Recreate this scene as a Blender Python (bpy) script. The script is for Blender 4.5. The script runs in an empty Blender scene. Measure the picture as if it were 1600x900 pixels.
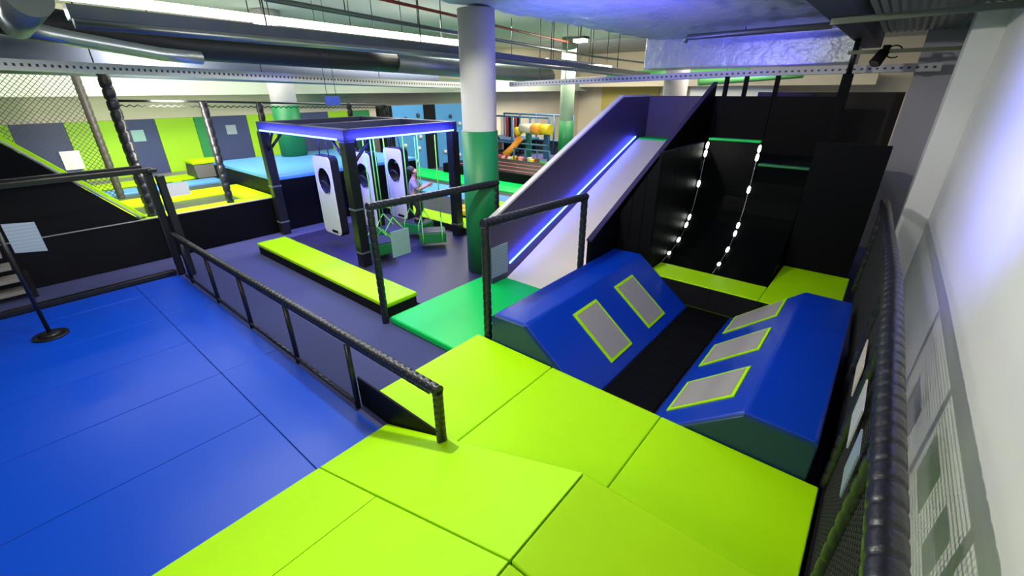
import bpy, bmesh, math, random
from mathutils import Vector, Matrix
random.seed(7)
S = bpy.context.scene
COL = S.collection
PI = math.pi

# ------------------------------------------------------------------ camera
az, pt, ro = math.radians(39.901), math.radians(24.678), math.radians(-0.278)
fw = Vector((-math.sin(az)*math.cos(pt), math.cos(az)*math.cos(pt), -math.sin(pt)))
rt = Vector((math.cos(az), math.sin(az), 0)); up = rt.cross(fw)
r2 = rt*math.cos(ro)+up*math.sin(ro); u2 = -rt*math.sin(ro)+up*math.cos(ro)
cam = bpy.data.cameras.new('camera'); co = bpy.data.objects.new('camera', cam); COL.objects.link(co)
cam.sensor_width = 36; cam.lens = 675.82/1600*36; cam.clip_start = .02; cam.clip_end = 200
co.matrix_world = Matrix(((r2.x, u2.x, -fw.x, 0), (r2.y, u2.y, -fw.y, 0), (r2.z, u2.z, -fw.z, 2.8), (0, 0, 0, 1)))
S.camera = co

# ------------------------------------------------------------------ light
S.view_settings.view_transform = 'Standard'; S.view_settings.look = 'None'
S.view_settings.gamma = 1; S.view_settings.use_curve_mapping = False
S.view_settings.exposure = 0.0
w = bpy.data.worlds.new('world'); S.world = w; w.use_nodes = True
w.node_tree.nodes['Background'].inputs[0].default_value = (.86, .9, 1, 1)
w.node_tree.nodes['Background'].inputs[1].default_value = .09

def lamp(name, kind, loc, power, color=(1, 1, 1), size=.1, size_y=None, aim=None, spot=None, blend=.3, shape='RECTANGLE'):
    l = bpy.data.lights.new(name, kind); l.energy = power; l.color = color
    o = bpy.data.objects.new(name, l); COL.objects.link(o); o.location = loc
    if kind == 'AREA':
        l.shape = shape; l.size = size
        if size_y: l.size_y = size_y
    else:
        l.shadow_soft_size = size
    if kind == 'SPOT':
        l.spot_size = spot; l.spot_blend = blend
    if aim is not None:
        o.rotation_euler = (Vector(aim)-Vector(loc)).to_track_quat('-Z', 'Y').to_euler()
    return o
WARM = (1, .95, .84); COOL = (.93, .97, 1)
lamp('flood_light', 'SPOT', (-3.35, 2.0, 3.62), 375, (1, .98, .90), .06, aim=(-2.3, 2.2, 0), spot=math.radians(178), blend=.12)
lamp('rear_fill', 'AREA', (-2.2, -2.6, 4.0), 95, (1, .97, .9), 3.0, 1.2, aim=(-4.5, 3.5, .8))  # unseen fill behind the camera, added to brighten the view
lamp('slide_fill', 'SPOT', (-3.5, 3.2, 3.6), 190, (1, .92, .76), .08, aim=(-3.5, 6.9, .9), spot=math.radians(62), blend=.6)  # unseen fill, added to brighten the slide sheet
for _y in (.4, 2.2, 3.3, 4.8):
    lamp('seam_highlight_spot', 'SPOT', (-1.3, _y, 3.77), 20, (1, .98, .94), .05, aim=(-1.7, _y+2.2, 0), spot=math.radians(150), blend=.3)  # unseen spots, added to raise highlights on the curved wall seams
lamp('batten_light_glow', 'AREA', (-6.5, 3.2, 3.5), 200, COOL, .15, 6, aim=(-6.5, 3.2, 0))
lamp('trampoline_hall_light', 'AREA', (-12.2, 2.6, 4.4), 330, WARM, 1.2, 6, aim=(-12.2, 2.6, 0))
lamp('trampoline_wall_fill', 'AREA', (-10.3, 2.5, 3.9), 420, WARM, .5, 5, aim=(-15, 3, 1.9))  # fill added to brighten the striped wall
lamp('arena_light', 'AREA', (-9.8, 9.0, 4.4), 650, WARM, 2.5, 4, aim=(-9.8, 9, 0))
lamp('play_area_light', 'AREA', (-11, 17, 4.4), 1000, (1, .92, .76), 4, 3, aim=(-11, 18, 0))
lamp('back_hall_light', 'AREA', (-3, 15, 4.4), 500, (1, .92, .75), 4, 3, aim=(-3, 16, 0))
lamp('blue_wash_soffit', 'SPOT', (-2.6, 4.6, 2.3), 900, (.13, .11, 1), .1, aim=(-3.8, 6.6, 3.8), spot=math.radians(95), blend=.9)
lamp('blue_wash_wall', 'SPOT', (-.9, 3.0, 3.4), 620, (.17, .17, 1), .1, aim=(.64, 3.9, 3.0), spot=math.radians(80), blend=.9)
lamp('blue_wash_lip', 'SPOT', (-2.2, 9.8, 2.3), 170, (.13, .11, 1), .1, aim=(-2.6, 11.2, 3.6), spot=math.radians(100), blend=.9)  # unseen blue spot, added to tint the soffit lip

# ------------------------------------------------------------------ materials
M = {}
def mat(name, color, rough=.5, metal=0, bump=0, bscale=8, var=0, vscale=3, emit=None, estr=0, coat=0, spec=None, trans=None, alpha=None):
    if name in M: return M[name]
    m = bpy.data.materials.new(name); m.use_nodes = True; nt = m.node_tree; N = nt.nodes; L = nt.links
    b = N['Principled BSDF']
    b.inputs['Base Color'].default_value = (*color, 1); b.inputs['Roughness'].default_value = rough
    b.inputs['Metallic'].default_value = metal
    if spec is not None: b.inputs['Specular IOR Level'].default_value = spec
    if coat: b.inputs['Coat Weight'].default_value = coat; b.inputs['Coat Roughness'].default_value = .12
    if emit: b.inputs['Emission Color'].default_value = (*emit, 1); b.inputs['Emission Strength'].default_value = estr
    if trans: b.inputs['Transmission Weight'].default_value = trans
    if alpha is not None: b.inputs['Alpha'].default_value = alpha
    tc = N.new('ShaderNodeTexCoord')
    if var:
        n = N.new('ShaderNodeTexNoise'); n.inputs['Scale'].default_value = vscale; n.inputs['Detail'].default_value = 5
        L.new(tc.outputs['Object'], n.inputs['Vector'])
        h = N.new('ShaderNodeMapRange'); h.inputs['To Min'].default_value = 1-var; h.inputs['To Max'].default_value = 1+var
        L.new(n.outputs['Fac'], h.inputs['Value'])
        mx = N.new('ShaderNodeVectorMath'); mx.operation = 'SCALE'; mx.inputs[0].default_value = color
        L.new(h.outputs[0], mx.inputs['Scale']); L.new(mx.outputs[0], b.inputs['Base Color'])
    if bump:
        n = N.new('ShaderNodeTexNoise'); n.inputs['Scale'].default_value = bscale; n.inputs['Detail'].default_value = 4
        L.new(tc.outputs['Object'], n.inputs['Vector'])
        bp = N.new('ShaderNodeBump'); bp.inputs['Strength'].default_value = bump; bp.inputs['Distance'].default_value = .05
        L.new(n.outputs['Fac'], bp.inputs['Height']); L.new(bp.outputs[0], b.inputs['Normal'])
    M[name] = m; return m

def net(name, color, cover, cell=0, thick=.2):
    """Knotted netting: mostly open, threads of the given colour."""
    m = bpy.data.materials.new(name); m.use_nodes = True; nt = m.node_tree; N = nt.nodes; L = nt.links
    b = N['Principled BSDF']; b.inputs['Base Color'].default_value = (*color, 1); b.inputs['Roughness'].default_value = .7
    t = N.new('ShaderNodeBsdfTransparent'); mx = N.new('ShaderNodeMixShader')
    L.new(t.outputs[0], mx.inputs[1]); L.new(b.outputs[0], mx.inputs[2])
    L.new(mx.outputs[0], N['Material Output'].inputs[0])
    if cell:
        tc = N.new('ShaderNodeTexCoord'); sp = N.new('ShaderNodeSeparateXYZ'); L.new(tc.outputs['Object'], sp.inputs[0])
        def ma(op, a, c=None):
            q = N.new('ShaderNodeMath'); q.operation = op
            for i, v in enumerate((a, c)):
                if v is None: continue
                if isinstance(v, (int, float)): q.inputs[i].default_value = v
                else: L.new(v, q.inputs[i])
            return q.outputs[0]
        h = ma('ADD', sp.outputs[0], sp.outputs[1]); outs = []
        for op in ('ADD', 'SUBTRACT'):
            f = ma('FRACT', ma('DIVIDE', ma(op, h, sp.outputs[2]), cell))
            outs.append(ma('LESS_THAN', f, thick))
        L.new(ma('MAXIMUM', *outs), mx.inputs[0])
    else:
        mx.inputs[0].default_value = cover
    M[name] = m; return m

def print_mat(name, paper, ink, rows=9, rough=.3):
    """A printed notice: faint rows of small type, too small to read."""
    m = bpy.data.materials.new(name); m.use_nodes = True; nt = m.node_tree; N = nt.nodes; L = nt.links
    b = N['Principled BSDF']; b.inputs['Roughness'].default_value = rough
    tc = N.new('ShaderNodeTexCoord'); mp = N.new('ShaderNodeMapping'); mp.inputs['Scale'].default_value = (3, 3, rows)
    L.new(tc.outputs['Generated'], mp.inputs[0])
    wv = N.new('ShaderNodeTexWave'); wv.bands_direction = 'Z'; wv.inputs['Scale'].default_value = .32; wv.inputs['Distortion'].default_value = 0
    L.new(mp.outputs[0], wv.inputs[0])
    n = N.new('ShaderNodeTexNoise'); n.inputs['Scale'].default_value = 6; L.new(mp.outputs[0], n.inputs['Vector'])
    mu = N.new('ShaderNodeMath'); mu.operation = 'MULTIPLY'; L.new(wv.outputs['Fac'], mu.inputs[0]); L.new(n.outputs['Fac'], mu.inputs[1])
    r = N.new('ShaderNodeMix'); r.data_type = 'RGBA'; r.inputs[6].default_value = (*paper, 1); r.inputs[7].default_value = (*ink, 1)
    L.new(mu.outputs[0], r.inputs[0]); L.new(r.outputs[2], b.inputs['Base Color'])
    M[name] = m; return m

LIME = mat('lime_vinyl', (.385, .76, .0), .5, bump=.05, bscale=5, var=.03, spec=.15)
LIME2 = mat('lime_vinyl_shaded', (.34, .65, .0), .5, bump=.05, bscale=5, var=.04, spec=.15)  # darker lime copy: dimmer light on the deck put into the colour
BLUE = mat('blue_vinyl', (.002, .056, .48), .34, bump=.10, bscale=2.5, var=.05, spec=.28)
BLUED = mat('royal_blue_vinyl', (.001, .036, .38), .28, bump=.10, bscale=4, var=.05, spec=.4)
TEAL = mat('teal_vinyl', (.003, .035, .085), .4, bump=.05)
GREEN = mat('green_vinyl', (.002, .56, .09), .42, bump=.08, bscale=6, spec=.25)
DGREEN = mat('column_green', (.004, .17, .05), .5, bump=.12, bscale=7)
CARPET = mat('navy_carpet', (.045, .052, .15), .95, bump=.25, bscale=140, var=.15, vscale=60)
NAVY = mat('navy_vinyl', (.020, .018, .060), .45, bump=.06, bscale=4, var=.08)
BLACK = mat('black_vinyl', (.0038, .0038, .0048), .48, bump=.09, bscale=5, spec=.06)
BLACKM = mat('black_matt', (.004, .004, .005), .8, spec=.2)
BLACKG = mat('black_gloss', (.0025, .003, .003), .25, spec=.008)
FOAM = mat('black_foam_wrap', (.011, .011, .014), .34, bump=.1, bscale=40)
STEELK = mat('black_steel', (.012, .012, .014), .33, metal=.2)
GREY = mat('grey_mesh_cloth', (.29, .27, .25), .75, bump=.12, bscale=160)
WHITE = mat('white_paint', (.58, .57, .53), .6, var=.04)
WALLW = mat('right_wall_white', (.76, .76, .73), .7, bump=.03, bscale=25, var=.04, vscale=2)
BEIGE = mat('beige_wall', (.70, .64, .50), .75, var=.06, vscale=1)
CEIL = mat('ceiling_paint', (.50, .53, .47), .8, var=.08, vscale=1.2)
FOIL = mat('foil_insulation', (.50, .54, .54), .36, metal=.25, bump=1.0, bscale=4, var=.12, vscale=2)
SHEET = mat('white_slide_sheet', (.78, .71, .59), .35, var=.03)
PURPLE = mat('violet_lit_panel', (.035, .025, .075), .4, bump=.04)  # dark panel with the violet light on it put into the colour
GALV = mat('galvanised', (.42, .44, .45), .34, metal=.9, var=.12)
GALVD = mat('dull_pipe', (.20, .22, .22), .42, metal=.6, var=.2)
DUCTB = mat('black_rubber_lagging', (.009, .009, .011), .5, bump=.1)
def slot_mat(name, color, axis, step):
    """pressed metal side with a row of slots"""
    m = mat(name, color, .5, metal=.2); N = m.node_tree.nodes; L = m.node_tree.links; b = N['Principled BSDF']
    tc = N.new('ShaderNodeTexCoord'); sp = N.new('ShaderNodeSeparateXYZ'); L.new(tc.outputs['Object'], sp.inputs[0])
    d = N.new('ShaderNodeMath'); d.operation = 'DIVIDE'; L.new(sp.outputs[axis], d.inputs[0]); d.inputs[1].default_value = step
    f = N.new('ShaderNodeMath'); f.operation = 'FRACT'; L.new(d.outputs[0], f.inputs[0])
    g_ = N.new('ShaderNodeMath'); g_.operation = 'LESS_THAN'; L.new(f.outputs[0], g_.inputs[0]); g_.inputs[1].default_value = .4
    uvz = N.new('ShaderNodeUVMap'); su = N.new('ShaderNodeSeparateXYZ'); L.new(uvz.outputs[0], su.inputs[0])
    h = N.new('ShaderNodeMath'); h.operation = 'COMPARE'; L.new(su.outputs[1], h.inputs[0]); h.inputs[1].default_value = .5; h.inputs[2].default_value = .13
    k = N.new('ShaderNodeMath'); k.operation = 'MULTIPLY'; L.new(g_.outputs[0], k.inputs[0]); L.new(h.outputs[0], k.inputs[1])
    mx = N.new('ShaderNodeMix'); mx.data_type = 'RGBA'; mx.inputs[6].default_value = (*color, 1); mx.inputs[7].default_value = (.05, .05, .05, 1)
    L.new(k.outputs[0], mx.inputs[0]); L.new(mx.outputs[2], b.inputs['Base Color'])
    return m
TRAYM = mat('tray_plain', (.55, .55, .52), .45, metal=.4)
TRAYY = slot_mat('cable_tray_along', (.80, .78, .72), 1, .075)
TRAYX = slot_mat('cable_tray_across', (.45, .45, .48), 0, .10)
LEDB = mat('blue_led', (.05, .05, 1), .4, emit=(.10, .22, 1), estr=9)
LAMPW = mat('lit_tube', (1, 1, 1), .4, emit=(1, .96, .86), estr=5)
SKYB = mat('sky_blue_vinyl', (.08, .28, .58), .4, bump=.04)
NAVYP = mat('wall_navy_panel', (.035, .05, .15), .6)
LIMEP = mat('wall_lime_panel', (.30, .58, .01), .6)
GRNP = mat('wall_green_panel', (.02, .24, .07), .6)
BED = mat('trampoline_bed', (.035, .037, .035), .35, bump=.05, bscale=60)
STRAP = mat('lime_strap', (.20, .75, .12), .5)
ROPE = mat('black_rope', (.01, .01, .012), .7)
PADG = mat('swing_pad_green', (.01, .20, .05), .45)
PADT = mat('swing_pad_top', (.02, .02, .05), .35)
YEL = mat('yellow_vinyl', (.80, .52, .01), .4)
REDP = mat('red_pipe', (.35, .05, .03), .5)
NETB = net('black_net', (.02, .02, .022), .42)
NETF = net('far_black_net', (.03, .03, .03), 0, .085, .16)
NOTE = print_mat('notice_print', (.27, .33, .40), (.38, .45, .53))
NOTEW = print_mat('white_notice_print', (.60, .58, .56), (.42, .45, .52))

# ------------------------------------------------------------------ helpers
def tag(o, label=None, cat=None, group=None, kind=None):
    if label: o['label'] = label
    if cat: o['category'] = cat
    if group: o['group'] = group
    if kind: o['kind'] = kind
    return o
def thing(name, loc, label, cat, group=None, kind=None):
    o = bpy.data.objects.new(name, None); COL.objects.link(o); o.location = loc; o.empty_display_size = .1
    return tag(o, label, cat, group, kind)
def wloc(p):
    v = Vector((0, 0, 0))
    while p: v += p.location; p = p.parent
    return v
def link(name, me, c, m, parent=None, smooth=False):
    o = bpy.data.objects.new(name, me); COL.objects.link(o)
    if me.materials: pass
    else: me.materials.append(m)
    if smooth:
        for f in me.polygons: f.use_smooth = True
    if parent:
        o.parent = parent; o.location = Vector(c)-wloc(parent)
    else: o.location = c
    return o
def mesh(name, vs, fs, m, parent=None, smooth=False, bevel=0, seg=2, recalc=True):
    vs = [Vector(v) for v in vs]
    lo = Vector([min(v[i] for v in vs) for i in range(3)]); hi = Vector([max(v[i] for v in vs) for i in range(3)])
    c = (lo+hi)/2; c.z = lo.z
    me = bpy.data.meshes.new(name); me.from_pydata([v-c for v in vs], [], fs)
    bm = bmesh.new(); bm.from_mesh(me)
    if recalc: bmesh.ops.recalc_face_normals(bm, faces=bm.faces)
    if bevel: bmesh.ops.bevel(bm, geom=list(bm.edges), offset=bevel, segments=seg, profile=.6, affect='EDGES')
    bm.to_mesh(me); bm.free(); me.update()
    return link(name, me, c, m, parent, smooth)
def box(name, x, y, z, m, parent=None, bevel=0, seg=2, smooth=False):
    vs = [(a, b, c) for c in z for b in y for a in x]
    fs = [(0, 2, 3, 1), (4, 5, 7, 6), (0, 1, 5, 4), (2, 6, 7, 3), (0, 4, 6, 2), (1, 3, 7, 5)]
    return mesh(name, vs, fs, m, parent, smooth, bevel, seg)
def prism(name, prof, axis, a, b, m, parent=None, bevel=0, seg=2):
    """prof: 2D outline. axis 'x': (y,z); 'y': (x,z); 'z': (x,y); pushed from a to b."""
    def P(p, t): return {'x': (t, p[0], p[1]), 'y': (p[0], t, p[1]), 'z': (p[0], p[1], t)}[axis]
    n = len(prof); vs = [P(p, a) for p in prof]+[P(p, b) for p in prof]
    fs = [tuple(range(n)), tuple(range(2*n-1, n-1, -1))]+[(i, (i+1) % n, n+(i+1) % n, n+i) for i in range(n)]
    return mesh(name, vs, fs, m, parent, False, bevel, seg)
def frame_of(d):
    d = d.normalized(); a = Vector((0, 0, 1)) if abs(d.z) < .9 else Vector((1, 0, 0))
    u = d.cross(a).normalized(); return d, u, u.cross(d)
def tube(name, pts, r, m, parent=None, n=10, cap=True):
    pts = [Vector(p) for p in pts]; vs, fs = [], []
    for i, p in enumerate(pts):
        d = (pts[min(i+1, len(pts)-1)]-pts[max(i-1, 0)]); d, u, v = frame_of(d)
        rr = r[i] if isinstance(r, (list, tuple)) else r
        for k in range(n): t = 2*PI*k/n; vs.append(p+(u*math.cos(t)+v*math.sin(t))*rr)
    for i in range(len(pts)-1):
        for k in range(n): fs.append((i*n+k, i*n+(k+1) % n, (i+1)*n+(k+1) % n, (i+1)*n+k))
    if cap: fs += [tuple(range(n-1, -1, -1)), tuple(range((len(pts)-1)*n, len(pts)*n))]
    o = mesh(name, vs, fs, m, parent)
    for f in o.data.polygons: f.use_smooth = len(f.vertices) == 4
    return o
def foam(name, a, b, r, parent=None, pitch=.09, n=12, depth=.16, m=None, k=5):
    """steel tube wrapped in a spiral of soft foam"""
    a, b = Vector(a), Vector(b); ln = (b-a).length; d, u, v = frame_of(b-a)
    cnt = max(4, int(ln/pitch*k*1.4)); vs, fs = [], []
    for i in range(cnt+1):
        s = ln*i/cnt
        for j in range(n):
            t = 2*PI*j/n; ph = (s/pitch+j/n*.55) % 1.0
            g = math.exp(-((ph-.5)/.09)**2)
            rr = r*(1-depth*g); vs.append(a+d*s+(u*math.cos(t)+v*math.sin(t))*rr)
    for i in range(cnt):
        for j in range(n): fs.append((i*n+j, i*n+(j+1) % n, (i+1)*n+(j+1) % n, (i+1)*n+j))
    fs += [tuple(range(n-1, -1, -1)), tuple(range(cnt*n, (cnt+1)*n))]
    o = mesh(name, vs, fs, m or FOAM, parent)
    for f in o.data.polygons: f.use_smooth = len(f.vertices) == 4
    return o
def cyl(name, c, r, z0, z1, m, parent=None, n=32, r1=None):
    return tube(name, [(c[0], c[1], z0), (c[0], c[1], z1)], [r, r if r1 is None else r1], m, parent, n)
def copy_tree(o, loc, label=None):
    r = o.copy(); COL.objects.link(r); r.location = loc
    if label: r['label'] = label
    for ch in list(o.children):
        c = ch.copy(); COL.objects.link(c); c.parent = r
        for g in list(ch.children):
            d = g.copy(); COL.objects.link(d); d.parent = c
    return r
def pad_top(name, x, y, z0, z1, m, label, cat='mat', group=None, bevel=.018, kind=None):
    return tag(box(name, x, y, (z0, z1), m, None, bevel, 3), label, cat, group, kind)

# ------------------------------------------------------------------ room shell
tag(box('floor', (-24, 1.4), (-4, 25), (-.3, -.012), CARPET), kind='structure')
tag(box('ceiling', (-24, 1.4), (-.5, 25), (4.6, 4.8), CEIL), kind='structure')
wl = tag(box('wall_left', (-15.5, -15.2), (-4, 24.6), (-.01, 4.6), BEIGE), kind='structure')
ys = [-1.6, -.3, .69, 1.59, 2.52, 3.33, 4.25, 4.53, 5.63, 6.32, 7.33, 8.25, 9.08, 9.73]
cs = [NAVYP, LIMEP, NAVYP, LIMEP, NAVYP, LIMEP, GRNP, NAVYP, LIMEP, NAVYP, LIMEP, NAVYP, GRNP]
cs = [LIMEP, NAVYP, LIMEP, NAVYP, LIMEP, NAVYP, LIMEP, GRNP, NAVYP, LIMEP, NAVYP, LIMEP, NAVYP, GRNP]
ys = [-2.5, -1.3, -.2, .69, 1.59, 2.52, 3.36, 4.25, 4.55, 5.63, 6.4, 7.33, 8.25, 9.3, 9.9]
cs = [LIMEP, NAVYP, LIMEP, NAVYP, LIMEP, NAVYP, LIMEP, GRNP, NAVYP, LIMEP, LIMEP, NAVYP, LIMEP, GRNP]
cs[3] = NAVYP
ys = [-2.5, -1.3, -.2, .69, 1.59, 2.52, 3.36, 4.25, 4.55, 5.63, 7.3, 8.25, 9.2, 9.9]
cs = [LIMEP, NAVYP, LIMEP, NAVYP, LIMEP, NAVYP, LIMEP, GRNP, NAVYP, LIMEP, NAVYP, LIMEP, GRNP]
for i, c in enumerate(cs):
    box('panel', (-15.2, -15.12), (ys[i]+.004, ys[i+1]-.004), (.5, 2.13), c, wl, .006, 1)
tag(box('wall_back', (-24, 1.4), (24.6, 24.9), (-.01, 4.6), BEIGE), kind='structure')
wr = tag(box('wall_right', (.64, 1.1), (-.5, 12.0), (-.01, 4.6), WALLW), kind='structure')
tag(box('trim_1', (.37, .639), (7.6, 8.15), (-.01, 4.59), WALLW), kind='structure')
tag(box('wall_end', (.0, .639), (10.45, 10.65), (-.01, 4.59), mat('lavender_wall', (.42, .41, .46), .7)), kind='structure')
tag(box('wall_dark', (-2.5, -.02), (11.4, 11.6), (-.01, 2.72), mat('brown_dark_wall', (.018, .014, .010), .7)), kind='structure')

# ------------------------------------------------------------------ blue mats
g = 'blue floor mats'
xs = [-8.6, -8.03, -7.0, -5.98, -4.95, -3.92, -2.87]
ml = ['glossy blue mat strip against the bottom rail of the gate', 'glossy blue mat under the round base of the sign stand', 'glossy blue mat next to the one under the sign stand',
      'glossy blue mat, third one away from the folded lime ramp', 'glossy blue mat, second one away from the folded lime ramp', 'glossy blue mat touching the folded lime ramp']
for i in range(6):
    pad_top('floor_mat', (xs[i]+.003, xs[i+1]-.003), (-3.2, .957), -.01, 0, BLUE, ml[i], group=g, bevel=.006)
for a, b, l in ((-8.6, -7.0, 'short blue mat in the corner of gate and mesh fence'), (-7.0, -4.95, 'narrow blue mat along the middle of the mesh fence'), (-4.95, -2.87, 'narrow blue mat between mesh fence and the unfolded lime ramp')):
    pad_top('floor_mat', (a+.003, b-.003), (.963, 1.56), -.01, 0, BLUE, l, group='narrow blue mats', bevel=.006)

# ------------------------------------------------------------------ lime ramp, deck, platform
SL = .404
def rz(x): return max(0, SL*(x+2.87))
def wedge(y0, y1, x1, label):
    t = [(-2.87, -.01), (-2.87, .012), (x1, rz(x1)), (x1, -.01)]
    return tag(prism('ramp_pad', t, 'y', y0+.004, y1-.004, LIME, None, .007), label, 'ramp')
wedge(.98, 1.64, -.845, 'lime vinyl ramp wedge beside the end post of the mesh fence')
# lower ramp, sewn with a fold line
rp = thing('ramp_pad', (-2, 0, 0), 'lime vinyl ramp wedge with a sewn fold line across it', 'ramp')
prism('slope_panel', [(-2.87, -.01), (-2.87, .012), (-2.003, rz(-2.003)), (-2.003, -.01)], 'y', -1.2, .976, LIME, rp, .007)
prism('slope_panel', [(-1.997, -.01), (-1.997, rz(-1.997)), (-.845, rz(-.845)), (-.845, -.01)], 'y', -1.2, .976, LIME, rp, .007)
ZD = .815
pad_top('deck_pad', (-.838, .27), (.985, 1.64), -.01, ZD, LIME2, 'raised lime deck pad overlooking the flat lime platform', 'deck', bevel=.014)
pad_top('deck_pad', (-.838, .27), (-1.2, .975), -.01, ZD, LIME2, 'raised lime deck pad at the top of the folded ramp', 'deck', bevel=.014)
px = [-3.0, -1.985, -.87, .255]
for i, l in enumerate(('flat lime platform pad next to the green mat and fence end', 'flat lime platform pad in front of the left blue wedge and valley', 'flat lime platform pad in front of the right blue wedge')):
    pad_top('platform_pad', (px[i]+.003, px[i+1]-.003), (1.665, 2.985), -.01, .3, LIME, l, 'mat', bevel=.014)

# ------------------------------------------------------------------ green landing mat
pad_top('landing_mat', (-4.46, -3.005), (2.82, 4.84), -.01, .085, GREEN, 'bright green landing mat at the foot of the white slide', 'mat', bevel=.03)

# ------------------------------------------------------------------ blue wedges
def quad_on(x0, z0, x1, z1, y0, y1, lift, inset=0):
    L = math.hypot(x1-x0, z1-z0); dx, dz = (x1-x0)/L, (z1-z0)/L; nx, nz = -dz, dx
    if nz < 0: nx, nz = -nx, -nz
    a = (x0+dx*inset+nx*lift, z0+dz*inset+nz*lift); b = (x1-dx*inset+nx*lift, z1-dz*inset+nz*lift)
    return [(a[0], y0+inset, a[1]), (b[0], y0+inset, b[1]), (b[0], y1-inset, b[1]), (a[0], y1-inset, a[1])]
def slab(name, bot, top, m, parent):
    return mesh(name, bot+top, [(0, 1, 2, 3), (4, 5, 6, 7), (0, 1, 5, 4), (1, 2, 6, 5), (2, 3, 7, 6), (3, 0, 4, 7)], m, parent)
def blue_wedge(prof, label, slope, wins):
    t = thing('wedge_block', (sum(p[0] for p in prof)/len(prof), 4.37, 0), label, 'wedge block')
    prism('wedge_body', prof, 'y', 3.03, 5.75, BLUED, t, .03, 3)
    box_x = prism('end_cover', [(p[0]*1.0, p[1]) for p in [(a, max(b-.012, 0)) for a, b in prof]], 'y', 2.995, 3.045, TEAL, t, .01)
    for (y0, y1, xa, za, xb, zb) in wins:
        bd = slab('window_patch', quad_on(xa, za, xb, zb, y0, y1, -.01), quad_on(xa, za, xb, zb, y0, y1, .010), LIME, t)
        slab('mesh_insert', quad_on(xa, za, xb, zb, y0, y1, 0, .035), quad_on(xa, za, xb, zb, y0, y1, .014, .035), GREY, bd)
s = .62/.77
def lz(x): return (-1.58-x)*s
s2 = .62/.74
def rz2(x): return (x+1.04)*s2
blue_wedge([(-2.79, 0), (-2.79, .61), (-2.36, .62), (-1.58, 0)], 'royal blue wedge block with two grey mesh windows', None,
           [(y, y+.5, -2.215, lz(-2.215), -1.694, lz(-1.694)) for y in (3.705, 4.675)])
blue_wedge([(-1.04, 0), (-.3, .62), (.17, .615), (.17, 0)], 'royal blue wedge block with three grey mesh windows', None,
           [(y, y+.55, -.93-.012*i, rz2(-.93-.012*i), -.428-.012*i, rz2(-.428-.012*i)) for i, y in enumerate((3.33, 4.25, 5.15))])
# black quilted valley between them
v = thing('valley_mat', (-1.31, 4.3, 0), 'black quilted mat in the valley between the two blue wedges', 'mat')
for i in range(9):
    y0 = 2.99+i*.307
    box('quilt_panel', (-1.575, -1.045), (y0+.002, y0+.305), (-.01, .022), BLACK, v, .014, 2)

# ------------------------------------------------------------------ far lime strip, warped wall
pad_top('ledge_pad', (-2.25, -.76), (5.78, 6.3), .0, .35, LIME, 'lime ledge pad along the foot of the black curved wall', 'mat', bevel=.012)
pad_top('ledge_pad', (-.755, .07), (5.78, 7.34), .0, .35, LIME, 'square lime ledge pad in front of the tall black block', 'mat', bevel=.012)
lf = thing('valley_riser', (-1.3, 5.77, 0), 'black riser below the lime ledge at the end of the valley', 'riser')
for a, b in ((-2.2, -1.32), (-1.318, -.3)): box('riser_panel', (a, b), (5.753, 5.777), (.025, .335), BLACKM, lf)
prof = [(6.31, .352), (6.6, .415), (6.82, .49), (7.02, .585), (7.18, .72), (7.30, .87), (7.38, 1.03), (7.44, 1.25), (7.49, 1.5)]
def curve_wall(x0, x1, top, label):
    t = thing('curved_wall', ((x0+x1)/2, 7.2, 0), label, 'climbing wall')
    p = [(y, z) for y, z in prof]+[(7.60, top), (7.75, top), (7.75, 0), (6.31, 0)]
    o = prism('running_surface', p, 'x', x0+.002, x1-.002, BLACKG, t)
    box('top_edge', (x0+.01, x1-.01), (7.58, 7.70), (top+.001, top+.035), GREEN if top > 2 else DGREEN, t, .01)
    return t
cw1 = curve_wall(-2.25, -1.475, 2.05, 'tall lane of the glossy black curved running wall')
curve_wall(-1.47, -.775, 1.72, 'lower lane of the glossy black curved running wall')
GLOW = mat('seam_glow', (1, 1, 1), .3, emit=(.92, 1, .90), estr=9)  # white highlights on the wall seams, put in as glowing beads
full = [(y-.02, z+.02) for y, z in prof]+[(7.51, 1.8), (7.565, 2.04)]
def on_prof(z):
    for (y0, z0), (y1, z1) in zip(full, full[1:]):
        if z0 <= z <= z1: return y0+(y1-y0)*(z-z0)/(z1-z0)
    return full[-1][0]
for x, l in ((-2.225, 'added glow for the highlights along the inner edge of the curved wall'), (-1.473, 'added glow for the highlights between the two curved wall lanes')):
    t = thing('seam_highlights', (x, 7.0, .37), l, 'light string')
    tube('seam_line', [(x, y, z) for y, z in full], .005, mat('seam_line_grey', (.35, .36, .35), .3, metal=.6), t, 8)
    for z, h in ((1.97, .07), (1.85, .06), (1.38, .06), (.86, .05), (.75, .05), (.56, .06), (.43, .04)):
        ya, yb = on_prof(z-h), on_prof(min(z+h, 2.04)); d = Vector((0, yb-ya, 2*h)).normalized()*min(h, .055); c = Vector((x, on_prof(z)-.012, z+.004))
        tube('lamp', [c-d, c-d*.7, c, c+d*.7, c+d], [.006, .018, .022, .018, .006], GLOW, t, 10)  # glowing bead added in place of a highlight
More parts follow.
